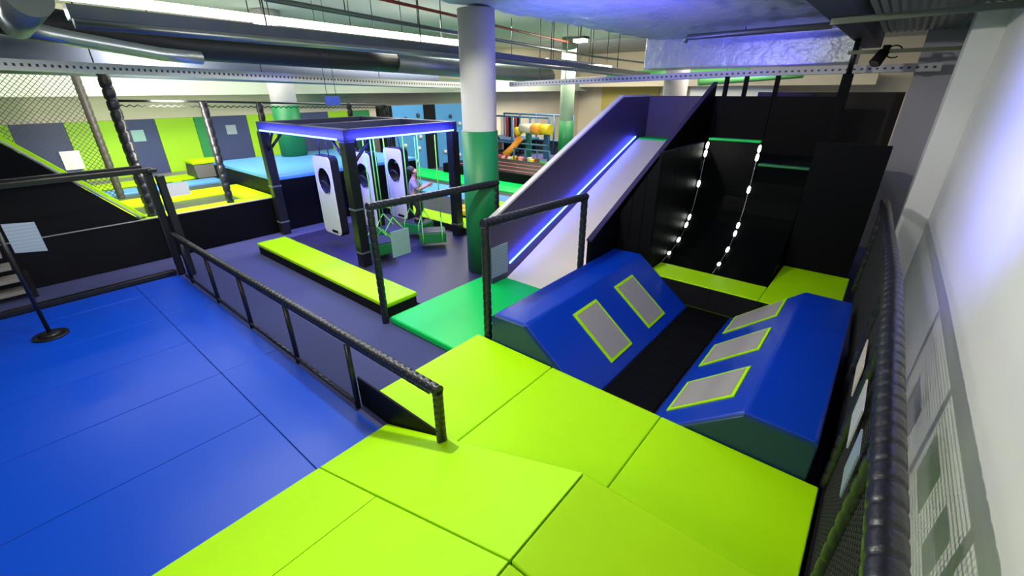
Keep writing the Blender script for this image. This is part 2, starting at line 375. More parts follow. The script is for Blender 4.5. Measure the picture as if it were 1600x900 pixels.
# deck behind
tag(box('upper_deck', (-2.76, -.1), (7.76, 9.42), (1.55, 1.70), BLACKM), 'black upper deck behind the curved running wall', 'deck')
bk = thing('black_block', (-.35, 7.8, 0), 'tall black padded block beside the curved wall', 'block')
box('block_pad', (-.765, .045), (7.36, 7.46), (.02, 2.13), BLACK, bk, .012)
box('block_side', (-.765, -.70), (7.46, 7.74), (.02, 2.13), BLACK, bk, .008)
sp = thing('support_block', (-2.55, 6.6, 0), 'black panelled block between the slide wall and curved wall', 'block')
xs2 = [-2.765, -2.6, -2.43, -2.262]
for i in range(3):
    a, b = xs2[i]+.002, xs2[i+1]-.002
    prism('panel', [(a, 0), (b, 0), (b, 1.17+(b+2.765)*1.65), (a, 1.17+(a+2.765)*1.65)], 'y', 5.80, 5.86, BLACK, sp, .005)
ys2 = [5.862, 6.4, 6.95, 7.48]
for i in range(3): box('panel', (-2.32, -2.262), (ys2[i]+.002, ys2[i+1]-.002), (.0, 2.03), BLACK, sp, .006)
# back wall of the tower
bw = thing('tower_back_wall', (-2.5, 9.46, 0), 'black panelled back wall above the slide and curved wall', 'partition')
for a, b in ((-4.16, -2.832), (-2.83, -1.82), (-1.815, -.86)):
    box('panel', (a, b), (9.44, 9.5), (0, 2.665), PURPLE if a < -4 else BLACK, bw, .006)
for x in (-2.67, -2.33, -1.82):
    box('post', (x-.035, x+.035), (9.51, 9.58), (0, 3.0), BLACKM, bw)
po = thing('tower_post', (-.79, 9.4, 0), 'thick black padded post at the right end of the tower', 'post')
box('post_pad', (-.86, -.72), (9.2, 9.34), (1.705, 3.0), BLACKM, po, .02)
tube('post_core', [(-.79, 9.27, 3.0), (-.79, 9.27, 3.49)], .04, STEELK, po)

# ------------------------------------------------------------------ slide
sl = thing('slide', (-3.5, 7, 0), 'white sheet slide with dark side walls and blue LED strip', 'slide')
def sz(y): return .10+(y-4.83)*.4145
n = 14; vs = []; fs = []
yy = [4.78+(9.02-4.78)*i/n for i in range(n+1)]
zz = [max(.09, sz(y)) for y in yy]
prism('slide_sheet', [(y, z) for y, z in zip(yy, zz)]+[(9.02, zz[-1]-.05), (4.9, .03), (4.78, .03)], 'x', -4.10, -2.86, SHEET, sl)
box('top_platform', (-4.10, -2.86), (9.025, 9.43), (1.76, 1.87), GREEN, sl, .02)
lw = [(4.86, .0), (4.86, .09), (4.45, .09), (4.45, 1.06), (4.69, 1.186), (8.23, 2.652), (9.43, 2.652), (9.43, 0)]
prism('side_wall', lw, 'x', -4.16, -4.105, PURPLE, sl)
prism('edge_trim', [(4.44, 1.06), (8.22, 2.652), (9.43, 2.652), (9.43, 2.69), (8.21, 2.69), (4.44, 1.10)], 'x', -4.185, -4.095, WHITE, sl, .006)
rw = [(5.05, 0), (5.05, .884), (9.43, 2.885), (9.43, 0)]
prism('side_wall', rw, 'x', -2.86, -2.80, BLACK, sl, .006)
prism('edge_trim', [(5.05, .886), (9.43, 2.887), (9.43, 2.91), (5.05, .91)], 'x', -2.875, -2.796, PURPLE, sl)
prism('led_strip', [(4.83, sz(4.83)+.215), (8.9, sz(8.9)+.10), (8.9, sz(8.9)+.125), (4.83, sz(4.83)+.24)], 'x', -4.092, -4.075, LEDB, sl)
def strip_light(name, c, along, face, power, ln, color):
    """linear LED light: long axis along, shining towards face"""
    o = lamp(name, 'AREA', c, power, color, ln, .03)
    x = Vector(along).normalized(); z = -Vector(face).normalized(); y = z.cross(x)
    o.matrix_world = Matrix(((x.x, y.x, z.x, c[0]), (x.y, y.y, z.y, c[1]), (x.z, y.z, z.z, c[2]), (0, 0, 0, 1)))
    return o
strip_light('slide_led_glow', (-4.0, 6.87, sz(6.87)+.185), (0, 4.07, 1.57), (-1, 0, 0), 22, 4.3, (.05, .05, 1))

# ------------------------------------------------------------------ column builder
def column(c, r, zg, z0, z1, label, wall=None):
    t = thing('column', (c[0], c[1], z0), label, 'column')
    cyl('shaft', c, r, z0, z1, wall or mat('column_white', (.44, .43, .42), .65, var=.05), t, 40)
    cyl('green_padding', c, r+.018, z0+.003, zg, DGREEN, t, 40)
    return t
column((-4.78, 4.98), .255, 2.24, .015, 3.785, 'round white column with green padding beside the swing frame')
column((-12.7, 5.75), .32, 2.44, 1.16, 4.59, 'round white column with green padding rising from the blue block')
column((-5.3, 13.9), .34, .9, 0, 4.6, 'plain round white column seen above the slide')
column((-10.5, 16.1), .28, 1.62, 0, 4.6, 'green and pale green column by the soft play frame', mat('pale_green_paint', (.30, .42, .30), .6))

# ------------------------------------------------------------------ bench, swing mat
bn = thing('balance_bench', (-6.6, 3.12, 0), 'long low bench with lime cushion and black base', 'bench')
box('base', (-8.6, -4.6), (2.87, 3.38), (-.01, .14), BLACKM, bn, .01)
box('cushion', (-8.62, -4.58), (2.86, 3.39), (.14, .205), LIME, bn, .022, 3)
pad_top('swing_mat', (-9.1, -6.6), (3.41, 6.1), -.01, .012, NAVY, 'dark navy floor mat under the hanging boards', 'mat', bevel=.005)
pad_top('swing_mat', (-6.59, -4.55), (3.41, 6.1), -.01, .012, NAVY, 'dark navy floor mat around the green padded column', 'mat', bevel=.005)

# ------------------------------------------------------------------ swing frame with LEDs
fr = thing('swing_rig', (-8, 4.9, 0), 'black steel swing frame with glowing blue LED beams', 'swing rig')
FX0, FX1, FY0, FY1, FZ = -9.5, -6.49, 3.77, 6.0, 2.16
BEAM = mat('beam_steel', (.022, .022, .06), .45)
for x, y in ((FX0, FY0), (FX1, FY0), (FX0, FY1), (FX1, FY1)):
    p = box('post', (x-.085, x+.085), (y-.085, y+.085), (.0 if y < 6 else .0, FZ-.085), STEELK, fr, .01)
    for z in (.25, 1.0): box('clamp', (x-.092, x+.092), (y-.092, y+.092), (z, z+.03), GALVD, p)
for y in (FY0, FY1): box('beam', (FX0-.06, FX1+.06), (y-.07, y+.07), (FZ-.084, FZ+.095), BEAM, fr, .01)
for x in (FX0, FX1, -8.0): box('beam', (x-.05, x+.05), (FY0+.071, FY1-.071), (FZ-.084, FZ+.095), BEAM, fr, .01)
box('led_strip', (FX0+.1, FX1-.12), (FY0-.10, FY0-.085), (FZ-.07, FZ-.045), LEDB, fr)
box('led_strip', (FX1+.085, FX1+.10), (FY0+.12, FY1-.05), (FZ-.07, FZ-.045), LEDB, fr)
strip_light('frame_led_glow', ((FX0+FX1)/2, FY0-.2, FZ-.03), (1, 0, 0), (0, 1, 0), 34, 2.9, (.05, .05, 1))
strip_light('frame_led_glow', (FX1+.2, (FY0+FY1)/2, FZ-.03), (0, 1, 0), (-1, 0, 0), 30, 2.1, (.05, .05, 1))
for x, d in ((FX0, 1), (FX1, -1)):
    tube('brace', [(x, FY0, FZ-.5), (x+d*.42, FY0, FZ-.08)], .028, STEELK, fr, 8)
    tube('brace', [(x, FY0, FZ-.5), (x, FY0+.42, FZ-.08)], .028, STEELK, fr, 8)
for _y in (3.92, 4.67, 5.44):
    strip_light('frame_led_down', (-7.85, _y, FZ-.1), (1, 0, 0), (0, .12, -1), 48, 1.0, (.06, .06, 1))
strip_light('frame_led_down', (FX1+.14, 4.9, FZ-.12), (0, 1, 0), (.35, 0, -1), 7, 2.0, (.06, .06, 1))

# hanging boards with a round hole
def board(x0, yc, label):
    w, z0, z1, th = .62, .24, 1.72, .15
    cx = x0+w/2; cz = z0+1.03; R = .20
    t = thing('hanging_board', (cx, yc, z0), label, 'board', 'hanging boards under the swing frame')
    def outline(mrg, rad):
        pts = []
        for (qx, qz, a0) in ((x0+w-mrg-rad, z1-mrg-rad, 0), (x0+mrg+rad, z1-mrg-rad, 90), (x0+mrg+rad, z0+mrg+rad, 180), (x0+w-mrg-rad, z0+mrg+rad, 270)):
            for k in range(6):
                a = math.radians(a0+k*18); pts.append((qx+rad*math.cos(a), qz+rad*math.sin(a)))
        return pts
    def ring(name, pts, hole, y0, y1, m, parent):
        no, nh = len(pts), len(hole); vs = []
        for y in (y0, y1):
            vs += [(p[0], y, p[1]) for p in pts]+[(p[0], y, p[1]) for p in hole]
        bm = bmesh.new(); V = [bm.verts.new(q) for q in vs]; S0 = no+nh
        for b in (0, 1):
            o = b*S0; ed = []
            for i in range(no): ed.append(bm.edges.new((V[o+i], V[o+(i+1) % no])))
            for i in range(nh): ed.append(bm.edges.new((V[o+no+i], V[o+no+(i+1) % nh])))
            bmesh.ops.triangle_fill(bm, edges=ed, use_beauty=True)
        for i in range(no): bm.faces.new((V[i], V[(i+1) % no], V[S0+(i+1) % no], V[S0+i]))
        for i in range(nh): bm.faces.new((V[no+i], V[no+(i+1) % nh], V[S0+no+(i+1) % nh], V[S0+no+i]))
        bmesh.ops.recalc_face_normals(bm, faces=bm.faces)
        c = Vector((cx, yc, z0)); bmesh.ops.translate(bm, verts=bm.verts, vec=-c)
        me = bpy.data.meshes.new(name); bm.to_mesh(me); bm.free()
        return link(name, me, c, m, parent)
    hole = [(cx+R*math.cos(2*PI*k/28), cz+R*1.08*math.sin(2*PI*k/28)) for k in range(28)]
    ring('core', outline(0, .09), hole, yc-th/2, yc+th/2, BLACKM, t)
    hole2 = [(cx+(R+.02)*math.cos(2*PI*k/28), cz+(R*1.08+.02)*math.sin(2*PI*k/28)) for k in range(28)]
    ring('front_sheet', outline(.012, .085), hole2, yc-th/2-.016, yc-th/2-.001, mat('board_white', (.72, .71, .68), .35), t)
    box('label_plate', (x0+.30, x0+.50), (yc-th/2-.024, yc-th/2-.016), (z0+.05, z0+.10), BLACKM, t)
    for dx in (-.17, .17):
        tube('rope', [(cx+dx, yc, z1-.02), (cx+dx*.6, yc, FZ-.08)], .010, ROPE, t, 6)
    # grab loop through the hole
    lp = [(cx+.13*math.cos(a)+.04, yc-.11-.03*math.sin(a), cz-.12+.13*math.sin(a)) for a in [2*PI*k/16 for k in range(17)]]
    tube('grab_loop', lp, .012, ROPE, t, 6)
    return t
board(-8.2, 4.1, 'hanging white board with round hole nearest the lime bench')
board(-8.1, 4.85, 'hanging white board with round hole, middle one of three')
board(-8.15, 5.62, 'hanging white board with round hole farthest from the lime bench')

# green swing pads on straps
def swing_pad(c, rot, label):
    x, y = c; t = thing('swing_pad', (x, y, .13), label, 'swing step', 'green swing pads')
    a, b, h = .25, .2, .2
    box('cushion', (x-a, x+a), (y-b, y+b), (.13, .13+h), PADG, t, .02)
    box('top_cover', (x-a+.012, x+a-.012), (y-b+.012, y+b-.012), (.13+h, .13+h+.014), PADT, t, .006)
    for sx in (-1, 1):
        xx = x+sx*(a-.07)
        for sy in (-1, 1):
            tube('strap', [(xx, y+sy*(b+.004), .14), (xx, y+sy*(b+.004), .13+h), (xx, y, .13+h+.26)], .011, STRAP, t, 6)
        tube('strap', [(xx, y, .13+h+.26), (xx, y, FZ-.085)], .011, STRAP, t, 6)
    t.rotation_euler = (0, 0, rot)
    return t
swing_pad((-6.62, 4.2), -.25, 'green swing pad on lime straps below the hanging notice')
swing_pad((-7.06, 5.42), .2, 'green swing pad on lime straps under the child')
swing_pad((-6.35, 5.2), .9, 'green swing pad on lime straps nearest the green column')
swing_pad((-7.1, 4.75), -.1, 'green swing pad on lime straps close to the middle hanging board')

# ------------------------------------------------------------------ foam-wrapped rails
def rail_y(x, y0, y1, z0, z1, zt0, zt1, label, first=True, last=True):
    t = thing('padded_rail', (x, (y0+y1)/2, z0), label, 'railing')
    foam('top_rail', (x, y0-.03, zt0), (x, y1+.03, zt1), .05, t, .085, 14, .2)
    foam('post', (x, y0, z0), (x, y0, zt0-.03), .046, t, .1, 14, .2)
    foam('post', (x, y1, z1), (x, y1, zt1-.03), .046, t, .1, 14, .2)
    mesh('netting', [(x, y0+.03, z0+.04), (x, y1-.03, z1+.04), (x, y1-.03, zt1-.03), (x, y0+.03, zt0-.03)], [(0, 1, 2, 3)], net('open_net', (.02, .02, .02), .10) if 'open_net' not in M else M['open_net'], t)
    return t
rail_y(-4.52, 2.79, 5.03, -.01, .02, 1.55, 1.48, 'foam-wrapped black rail between the lime bench and green mat')
rail_y(-2.9, 3.05, 4.97, .0, .0, 1.58, 1.51, 'foam-wrapped black rail beside the left blue wedge')

def notice(name, x, y, z0, z1, m, label, normal='y', cat='notice'):
    if normal == 'y': o = box(name, (x[0], x[1]), (y-.004, y+.004), (z0, z1), m)
    else: o = box(name, (y-.004, y+.004), (x[0], x[1]), (z0, z1), m)
    return tag(o, label, cat)
notice('notice_board', (3.02, 3.30), -4.508, .84, 1.18, mat('clear_plate', (.22, .32, .32), .25), 'pale translucent notice plate hanging on the rail by the bench', 'x')
notice('notice_board', (3.12, 3.38), -2.888, .96, 1.30, NOTE, 'grey notice plate hanging on the rail beside the slide', 'x')

# ------------------------------------------------------------------ mesh fence along the blue mats
FXS = [-8.02, -6.9, -5.75, -4.5, -3.29, -2.05]
ft = thing('mesh_fence', (-5, 1.6, 0), 'low black mesh fence with foam rail along the blue mats', 'fence')
foam('top_rail', (-8.3, 1.6, .74), (-2.03, 1.6, .82), .043, ft, .075, 14, .25)
tube('bottom_rail', [(-8.3, 1.6, .045), (-3.3, 1.6, .045)], .022, STEELK, ft, 8)
for i, x in enumerate(FXS):
    z0 = 0 if i < 5 else .33
    if i < 5: tube('post', [(x, 1.6, z0), (x, 1.6, .72)], .026, STEELK, ft, 10)
    else: foam('post', (x, 1.6, z0), (x, 1.6, .80), .04, ft, .06, 14, .2)
tube('lacing', [(-8.2+i*.0615, 1.6-.03*(i % 2), .665+.08*(i*.0615)/6.2+.035*(i % 2)) for i in range(100)], .009, ROPE, ft, 5)
tube('lacing', [(-8.2+i*.0615, 1.6-.03*(i % 2), .07+.015*(i % 2)) for i in range(80)], .006, ROPE, ft, 5)
for i in range(5):
    a, b = FXS[i]+.03, FXS[i+1]-.03; zb = .07 if i < 4 else .34
    mesh('mesh_panel', [(a, 1.6, zb), (b, 1.6, zb), (b, 1.6, .70), (a, 1.6, .69)], [(0, 1, 2, 3)], NETB if i < 4 else M['open_net'], ft)
tag(prism('side_panel', [(-3.3, 0), (-3.3, .325), (-2.04, .325), (-2.04, .34-.0), (-2.85, .0)], 'y', 1.565, 1.66, BLACK, None) if False else
    box('side_panel', (-3.3, -2.06), (1.645, 1.663), (.0, .325), BLACK), 'black padded side panel under the end of the mesh fence', 'panel')

# corner post and gate at the far end of the blue mats
gt = thing('gate_frame', (-8.6, .6, 0), 'black steel gate frame beyond the blue mats', 'gate')
box('post', (-8.66, -8.56), (1.56, 1.66), (0, 1.66), STEELK, gt, .01)
box('post', (-8.50, -8.38), (1.66, 1.76), (0, 1.63), STEELK, gt, .01)
box('top_rail', (-8.66, -8.56), (-1.8, 1.66), (1.665, 1.735), STEELK, gt, .008)
box('top_rail', (-8.82, -8.76), (-1.8, 1.60), (1.70, 1.76), STEELK, gt, .008)
box('bottom_rail', (-8.72, -8.62), (-1.8, 1.55), (.0, .075), STEELK, gt, .008)
box('corner_bar', (-8.76, -8.5), (1.60, 1.72), (1.668, 1.72), STEELK, gt, .008)
mesh('netting', [(-8.64, -1.8, .09), (-8.64, 1.54, .09), (-8.64, 1.54, 1.66), (-8.64, -1.8, 1.66)], [(0, 1, 2, 3)], net('gate_net', (.02, .02, .02), .12), gt)
tube('corner_lace', [(-8.53, 1.55, .2+.03*i+.01*(i % 2)) for i in range(48)], .012, ROPE, gt, 5)
notice('notice_board', (1.75, 2.02), -8.376, 1.30, 1.50, NOTEW, 'small white notice tied beside the gate corner post', 'x')

# sign stand with a round base
st = thing('sign_stand', (-7.48, -.11, 0), 'black stand with round base holding a grey notice', 'sign stand')
cyl('base', (-7.48, -.11), .17, .001, .025, STEELK, st, 32)
tube('dome', [(-7.48, -.11, .025), (-7.48, -.11, .045), (-7.48, -.11, .06)], [.12, .07, .025], STEELK, st, 24)
tube('pole', [(-7.48, -.11, .055), (-7.48, -.11, 1.75)], .022, STEELK, st, 12)
mesh('notice_plate', [(-7.45, -.06, 1.10), (-7.40, .20, 1.07), (-7.42, .20, 1.42), (-7.47, -.06, 1.44)], [(0, 1, 2, 3)], NOTE, st)

# slatted bench/shelves behind stand at left edge
sh = thing('slatted_steps', (-9.4, -.9, 0), 'grey wooden slatted steps beyond the gate', 'steps')
for i in range(6):
    box('slat', (-9.55+.0*i, -9.25), (-2.0, -.12-.03*i), (.08+.19*i, .13+.19*i), mat('grey_wood', (.28, .26, .22), .6, var=.2), sh, .006)
box('side', (-9.56, -9.24), (-.10, -.05), (0, .35), BLACKM, sh)

# ------------------------------------------------------------------ trampoline deck
td = thing('trampoline_deck', (-12, 2, 0), 'raised trampoline deck with black skirt and lime pads', 'trampoline')
box('skirt', (-9.76, -9.69), (-3, 3.84), (-.01, .74), BLACK, td, .006)
box('deck_base', (-15.1, -13.22), (3.85, 6.9), (-.01, .62), BLACKM, td)
box('deck_base', (-15.1, -9.77), (-3, 3.84), (-.01, .62), BLACKM, td)
def strip(x0, x1, y0, y1, m, name='safety_pad', z=.754): return box(name, (x0, x1), (y0, y1), (.63, z), m, td, .02)
strip(-10.1, -9.765, -3, 3.84, LIME2)
for y0, y1 in ((-1.2, 1.35), (1.6, 3.35)):
    strip(-11.1, -10.12, y0, y1, BED, 'bed', .71)
for y0, y1 in ((1.36, 1.59), (3.36, 3.84)): strip(-11.1, -10.12, y0, y1, LIME)
strip(-11.85, -11.12, -3, 3.84, LIME)
for y0, y1 in ((-.8, 1.3), (1.5, 3.7)): strip(-12.65, -11.87, y0, y1, BED, 'bed', .71)
strip(-12.65, -11.87, 1.31, 1.49, LIME)
strip(-13.3, -12.67, -3, 3.84, SKYB)
for y0, y1 in ((-.5, 1.3), (1.5, 3.0), (3.2, 3.84)): strip(-13.75, -13.32, y0, y1, BED, 'bed', .71)
strip(-14.4, -13.77, -3, 6.9, LIME)
strip(-15.08, -14.42, -3, 6.9, mat('grey_pad', (.20, .20, .17), .5))
# dark wedge obstacle
ob = thing('vault_block', (-13.4, 3.4, .755), 'grey vault block with lime top on the trampoline deck', 'block')
prism('body', [(-14.25, .756), (-14.12, 1.08), (-13.5, 1.08), (-13.36, .756)], 'y', 3.5, 4.15, mat('grey_pad2', (.06, .06, .055), .5), ob, .01)
box('lid', (-14.14, -13.48), (3.48, 4.17), (1.082, 1.16), LIME, ob, .02)
# blue topped block
bb = thing('blue_block', (-10.5, 5.3, 0), 'large black block with pale blue top next to trampolines', 'block')
box('body', (-13.2, -9.70), (3.86, 7.6), (-.01, 1.07), BLACK, bb, .012)
box('top_pad', (-13.2, -9.69), (3.85, 7.6), (1.072, 1.15), SKYB, bb, .02)
# slanted black screen at left
ss = thing('slanted_screen', (-9.75, .3, .75), 'black slanted screen with lime padded edge above the skirt', 'screen')
prism('screen', [(1.50, .756), (.28, 2.16), (-2.2, 5.0-.42), (-2.2, .756)], 'x', -9.76, -9.70, BLACK, ss)
prism('edge_pad', [(1.50, .78), (.28, 2.17), (-2.2, 4.5), (-2.2, 4.58), (.28, 2.29), (1.62, .78)], 'x', -10.02, -9.77, LIME, ss, .01)
prism('edge_piping', [(1.51, .79), (.28, 2.19), (-2.2, 4.55), (-2.2, 4.58), (.28, 2.22), (1.54, .79)], 'x', -9.775, -9.70, WHITE, ss)
# skirt piping
box('piping', (-9.70, -9.68), (-3, 3.84), (.742, .757), mat('pale_piping', (.45, .42, .38), .5), td)

# net posts round the trampolines
nf = thing('safety_net_frame', (-9.9, 4, .75), 'foam-wrapped safety net frame at the trampoline deck edge', 'net frame')
for (x, y, z0, z1, r) in ((-9.88, 1.72, .757, 3.06, .085), (-9.88, 3.0, .757, 2.62, .07), (-9.88, 3.97, 1.155, 2.58, .065), (-9.88, 5.95, 1.155, 2.52, .06), (-9.88, 6.95, 1.155, 2.46, .06)):
    foam('post', (x, y, z0), (x, y, z1), r, nf, .17, 10, .3, None, 5)
tube('top_rail', [(-9.88, 1.7, 2.66), (-9.88, 3.0, 2.62), (-9.88, 6.98, 2.46)], .02, STEELK, nf, 8)
tube('lacing', [(-9.88, 1.72+.0524*i, 2.60-.037*(.0524*i)-.03*(i % 2)) for i in range(100)], .010, ROPE, nf, 5)
np_ = thing('net_post', (-12.1, 1.7, .757), 'single foam-wrapped net post standing among the trampolines', 'post')
foam('post', (-12.1, 1.7, .757), (-12.1, 1.7, 3.1), .07, np_, .14, 8, .2, mat('grey_foam', (.05, .045, .04), .5), 4)
mesh('netting', [(-12.1, 1.66, .8), (-12.1, -2.5, .8), (-12.1, -2.5, 3.1), (-12.1, 1.66, 3.1)], [(0, 1, 2, 3)], NETF, np_)
notice('notice_board', (1.05, 1.33), -12.05, 1.42, 1.76, NOTEW, 'white notice seen through the net near the slanted screen', 'x')
notice('wall_notice', (2.78, 3.05), -15.11, 1.60, 1.88, mat('aqua_print', (.25, .45, .45), .4), 'pale aqua notice on the navy wall panel by the lone net post', 'x')
notice('wall_notice', (5.0, 5.27), -15.11, 1.62, 1.88, NOTE, 'dark framed notice on the navy wall panel behind the vault block', 'x')

# ------------------------------------------------------------------ far trampoline arena behind the swings
ar = thing('arena_deck', (-9, 8.2, 0), 'low arena of trampolines with lime, blue and green pads', 'trampoline')
def ast(name, x0, x1, y0, y1, m, z=.15): return box(name, (x0, x1), (y0, y1), (-.01, z), m, ar, .012)
box('front_skirt', (-9.6, -4.3), (6.12, 6.148), (-.01, .14), BLACKM, ar)
ast('pad', -9.6, -4.3, 6.15, 6.68, LIME)
ast('bed', -9.6, -7.0, 6.69, 7.93, BED, .12); ast('bed', -6.98, -4.3, 6.69, 7.93, BED, .12)
ast('pad', -13.1, -4.3, 7.94, 8.98, SKYB)
ast('bed', -13.1, -4.3, 8.99, 9.4, BED, .12)
ast('pad', -13.4, -4.3, 9.41, 10.6, GREEN)
at = thing('airtrack', (-9, 11.6, .15), 'thick black tumbling mat with red lines on the arena', 'mat')
box('mat_body', (-11.9, -4.5), (10.45, 12.6), (.152, .46), BLACK, at, .05, 3)
for y in (10.75, 11.3, 11.85): box('line', (-11.8, -4.6), (y, y+.04), (.461, .464), mat('red_line', (.55, .10, .10), .5), at)
yb = thing('beam', (-7.7, 7.0, .15), 'short yellow balance beam lying on the lime pad', 'beam')
box('beam_body', (-7.45, -6.2), (6.78, 6.95), (.153, .27), YEL, yb, .02)
pad_top('vault_pad', (-7.9, -6.4), (7.55, 7.9), .155, .32, LIME, 'lime wedge pad behind the column on the arena', 'mat', bevel=.04)
pad_top('vault_pad', (-7.6, -6.2), (7.0, 7.25), .155, .27, YEL, 'yellow wedge pad beside the slide wall on the arena', 'mat', bevel=.03)
# blue climbing panels
for i, (y0, y1) in enumerate(((9.75, 11.15), (11.7, 13.6))):
    cp = thing('climbing_panel', (-13.55, (y0+y1)/2, .15), ('sky blue climbing panel with white holds next to the hanging boards', 'sky blue climbing panel with white holds behind the airtrack')[i], 'climbing panel')
    box('panel', (-13.65, -13.55), (y0, y1), (-.01, 2.3), SKYB, cp)
    hp = [(.2, .55), (.6, .35), (.3, .95), (.75, .8), (.25, 1.4), (.65, 1.55), (.4, 1.85), (.8, 1.95), (.82, 1.2)]
    for (f, z) in hp:
        tube('hold', [(-13.549, y0+(y1-y0)*f, z), (-13.50, y0+(y1-y0)*f, z), (-13.46, y0+(y1-y0)*f, z)], [.075, .07, .03], mat('dark_hold', (.03, .04, .06), .4) if z > 1.8 else WHITE, cp, 12)
for y0, y1, l in ((11.16, 11.69, 'dark post between the two climbing panels'), (9.2, 9.74, 'dark padded post left of the climbing panels by the green pad')):
    tag(box('padded_post', (-13.68, -13.50), (y0, y1), (-.01, 2.3), BLACKM, None, .02), l, 'post')
notice('notice_board', (11.3, 11.55), -13.485, 1.35, 1.75, NOTEW, 'white notice on the dark post between climbing panels', 'x')

# ------------------------------------------------------------------ soft play frame
PB = mat('play_blue', (.03, .10, .22), .5); PR = mat('play_red', (.35, .03, .04), .5); PO = mat('play_orange', (.9, .32, .03), .45)
sf = thing('soft_play_frame', (-12.5, 17, 0), 'multi-level blue soft play frame with yellow and orange tunnel', 'play frame')
for x in (-15.0, -14.0, -13.0, -12.0, -11.0):
    for y in (15.6, 17.4): tube('post', [(x, y, 0), (x, y, 1.75)], .045, PB, sf, 8)
for z in (.62, 1.72):
    for y in (15.6, 17.4): tube('rail', [(-15, y, z), (-11, y, z)], .04, PB, sf, 8)
box('floor_panel', (-15, -12.8), (15.65, 17.35), (.66, .74), PB, sf)
tube('diagonal', [(-14.6, 15.55, 1.7), (-13.7, 15.55, .75)], .03, BLACKM, sf, 6)
for i in range(5): box('hanging_roller', (-13.9+i*.17, -13.8+i*.17), (16.2, 16.3), (.78, 1.7), (PR, BLACKM, WHITE, PR, BLACKM)[i], sf, .02)
box('back_panel', (-15, -11), (17.45, 17.5), (.02, .62), mat('play_dark', (.02, .03, .03), .6), sf)
for x in (-12.6, -11.6):
    box('inner_post', (x-.1, x+.1), (16.2, 16.4), (0, 1.0), DGREEN if x < -12 else PB, sf)
tb = sf
tube('tunnel_section', [(-12.4, 15.5, 1.28), (-11.75, 15.5, 1.28)], .20, mat('clear_tube', (.55, .50, .44), .2), tb, 16)
tube('tunnel_section', [(-11.745, 15.5, 1.28), (-11.30, 15.5, 1.28)], .23, PO, tb, 16)
tube('tunnel_section', [(-11.295, 15.5, 1.28), (-10.85, 15.5, 1.28)], .21, YEL, tb, 16)
tube('tunnel_mouth', [(-12.62, 15.45, 1.12), (-12.41, 15.5, 1.18)], [.2, .16], YEL, tb, 14)
tube('chute', [(-13.1, 15.2, .14), (-12.75, 15.35, .45), (-12.5, 15.6, .9)], .14, PO, sf, 12)
for i in range(14):
    c = (PR, WHITE, YEL, PR, mat('pink', (.7, .3, .3), .5))[i % 5]
    tag(box('toy_block', (-13.6+i*.2, -13.43+i*.2), (14.55+.05*(i % 3), 14.72+.05*(i % 3)), (.001, .18+.05*(i % 2)), c, None, .03),
        ('red', 'white', 'yellow', 'red', 'pink')[i % 5]+' soft toy block in the row before the play frame', 'toy block', 'soft toy blocks')
tf = thing('toddler_fence', (-11.3, 14.6, 0), 'low blue fence of the toddler area', 'fence')
for x in (-11.9, -11.3, -10.7, -10.1): tube('post', [(x, 14.4, 0), (x, 14.4, .6)], .03, PB, tf, 6)
tube('rail', [(-11.9, 14.4, .58), (-10.1, 14.4, .58)], .03, PB, tf, 6)
tag(box('play_turf', (-13.5, -7.5), (13.0, 15.5), (-.012, .0), mat('turf', (.03, .35, .06), .9)), 'green turf floor in front of the soft play frame', 'floor mat')
# far wall details
tag(box('exit_sign', (-18.2, -17.7), (24.5, 24.58), (2.6, 2.95), mat('exit_green', (.02, .3, .12), .5, emit=(.02, .5, .2), estr=.4)), 'green emergency exit sign on the far wall', 'sign')
tag(box('wall_panel', (-13.6, -10.2), (24.5, 24.58), (1.6, 3.4), mat('yellow_panel', (.55, .47, .12), .6)), 'yellow panel on the far beige wall', 'panel')
dr = thing('door_frame', (-9.2, 24.5, 0), 'dark framed pale doorway in the far wall', 'door')
box('leaf', (-9.8, -8.6), (24.5, 24.55), (.01, 2.2), mat('pale_door', (.6, .55, .45), .6), dr)
for a, b, c, d in ((-9.9, -9.8, .01, 2.3), (-8.6, -8.5, .01, 2.3), (-9.8, -8.6, 2.2, 2.3)): box('jamb', (a, b), (24.48, 24.58), (c, d), STEELK, dr)
tag(box('projector_screen', (-8.2, -4.5), (23.5, 23.6), (-.012, 2.9), mat('screen_white', (.75, .8, .85), .5)), 'white screen behind the slide near the far wall', 'screen')

# ------------------------------------------------------------------ child on the swing pads
SK = mat('skin', (.42, .23, .16), .55); HAIR = mat('dark_hair', (.012, .009, .008), .5)
TOP = mat('patterned_top', (.24, .20, .36), .8, var=.9, vscale=18); TROU = mat('black_trousers', (.012, .012, .014), .7)
def skin_mesh(name, verts, edges, rad, m, parent, root=0, sub=2):
    me = bpy.data.meshes.new(name); base = Vector(parent.location)
    me.from_pydata([Vector(v)-base for v in verts], edges, []); o = bpy.data.objects.new(name, me); COL.objects.link(o)
    o.parent = parent; me.materials.append(m)
    sk = o.modifiers.new('skin', 'SKIN'); sk.use_smooth_shade = True
    for i, v in enumerate(me.skin_vertices[0].data):
        v.radius = rad[i] if isinstance(rad[i], tuple) else (rad[i], rad[i]); v.use_root = (i == root)
    s_ = o.modifiers.new('sub', 'SUBSURF'); s_.levels = sub; s_.render_levels = sub
    return o
cx, cy, cz = -7.06, 5.42, .346
pr = thing('person', (cx, cy, cz), 'child in patterned top and black trousers standing on a swing pad, holding straps', 'person')
def P(f, s, z): # forward towards the column (+X,+Y), sideways, up
    d = Vector((.78, .62, 0)); e = Vector((.62, -.78, 0)); q = Vector((cx, cy, cz))+d*f+e*s; return (q.x, q.y, cz+z)
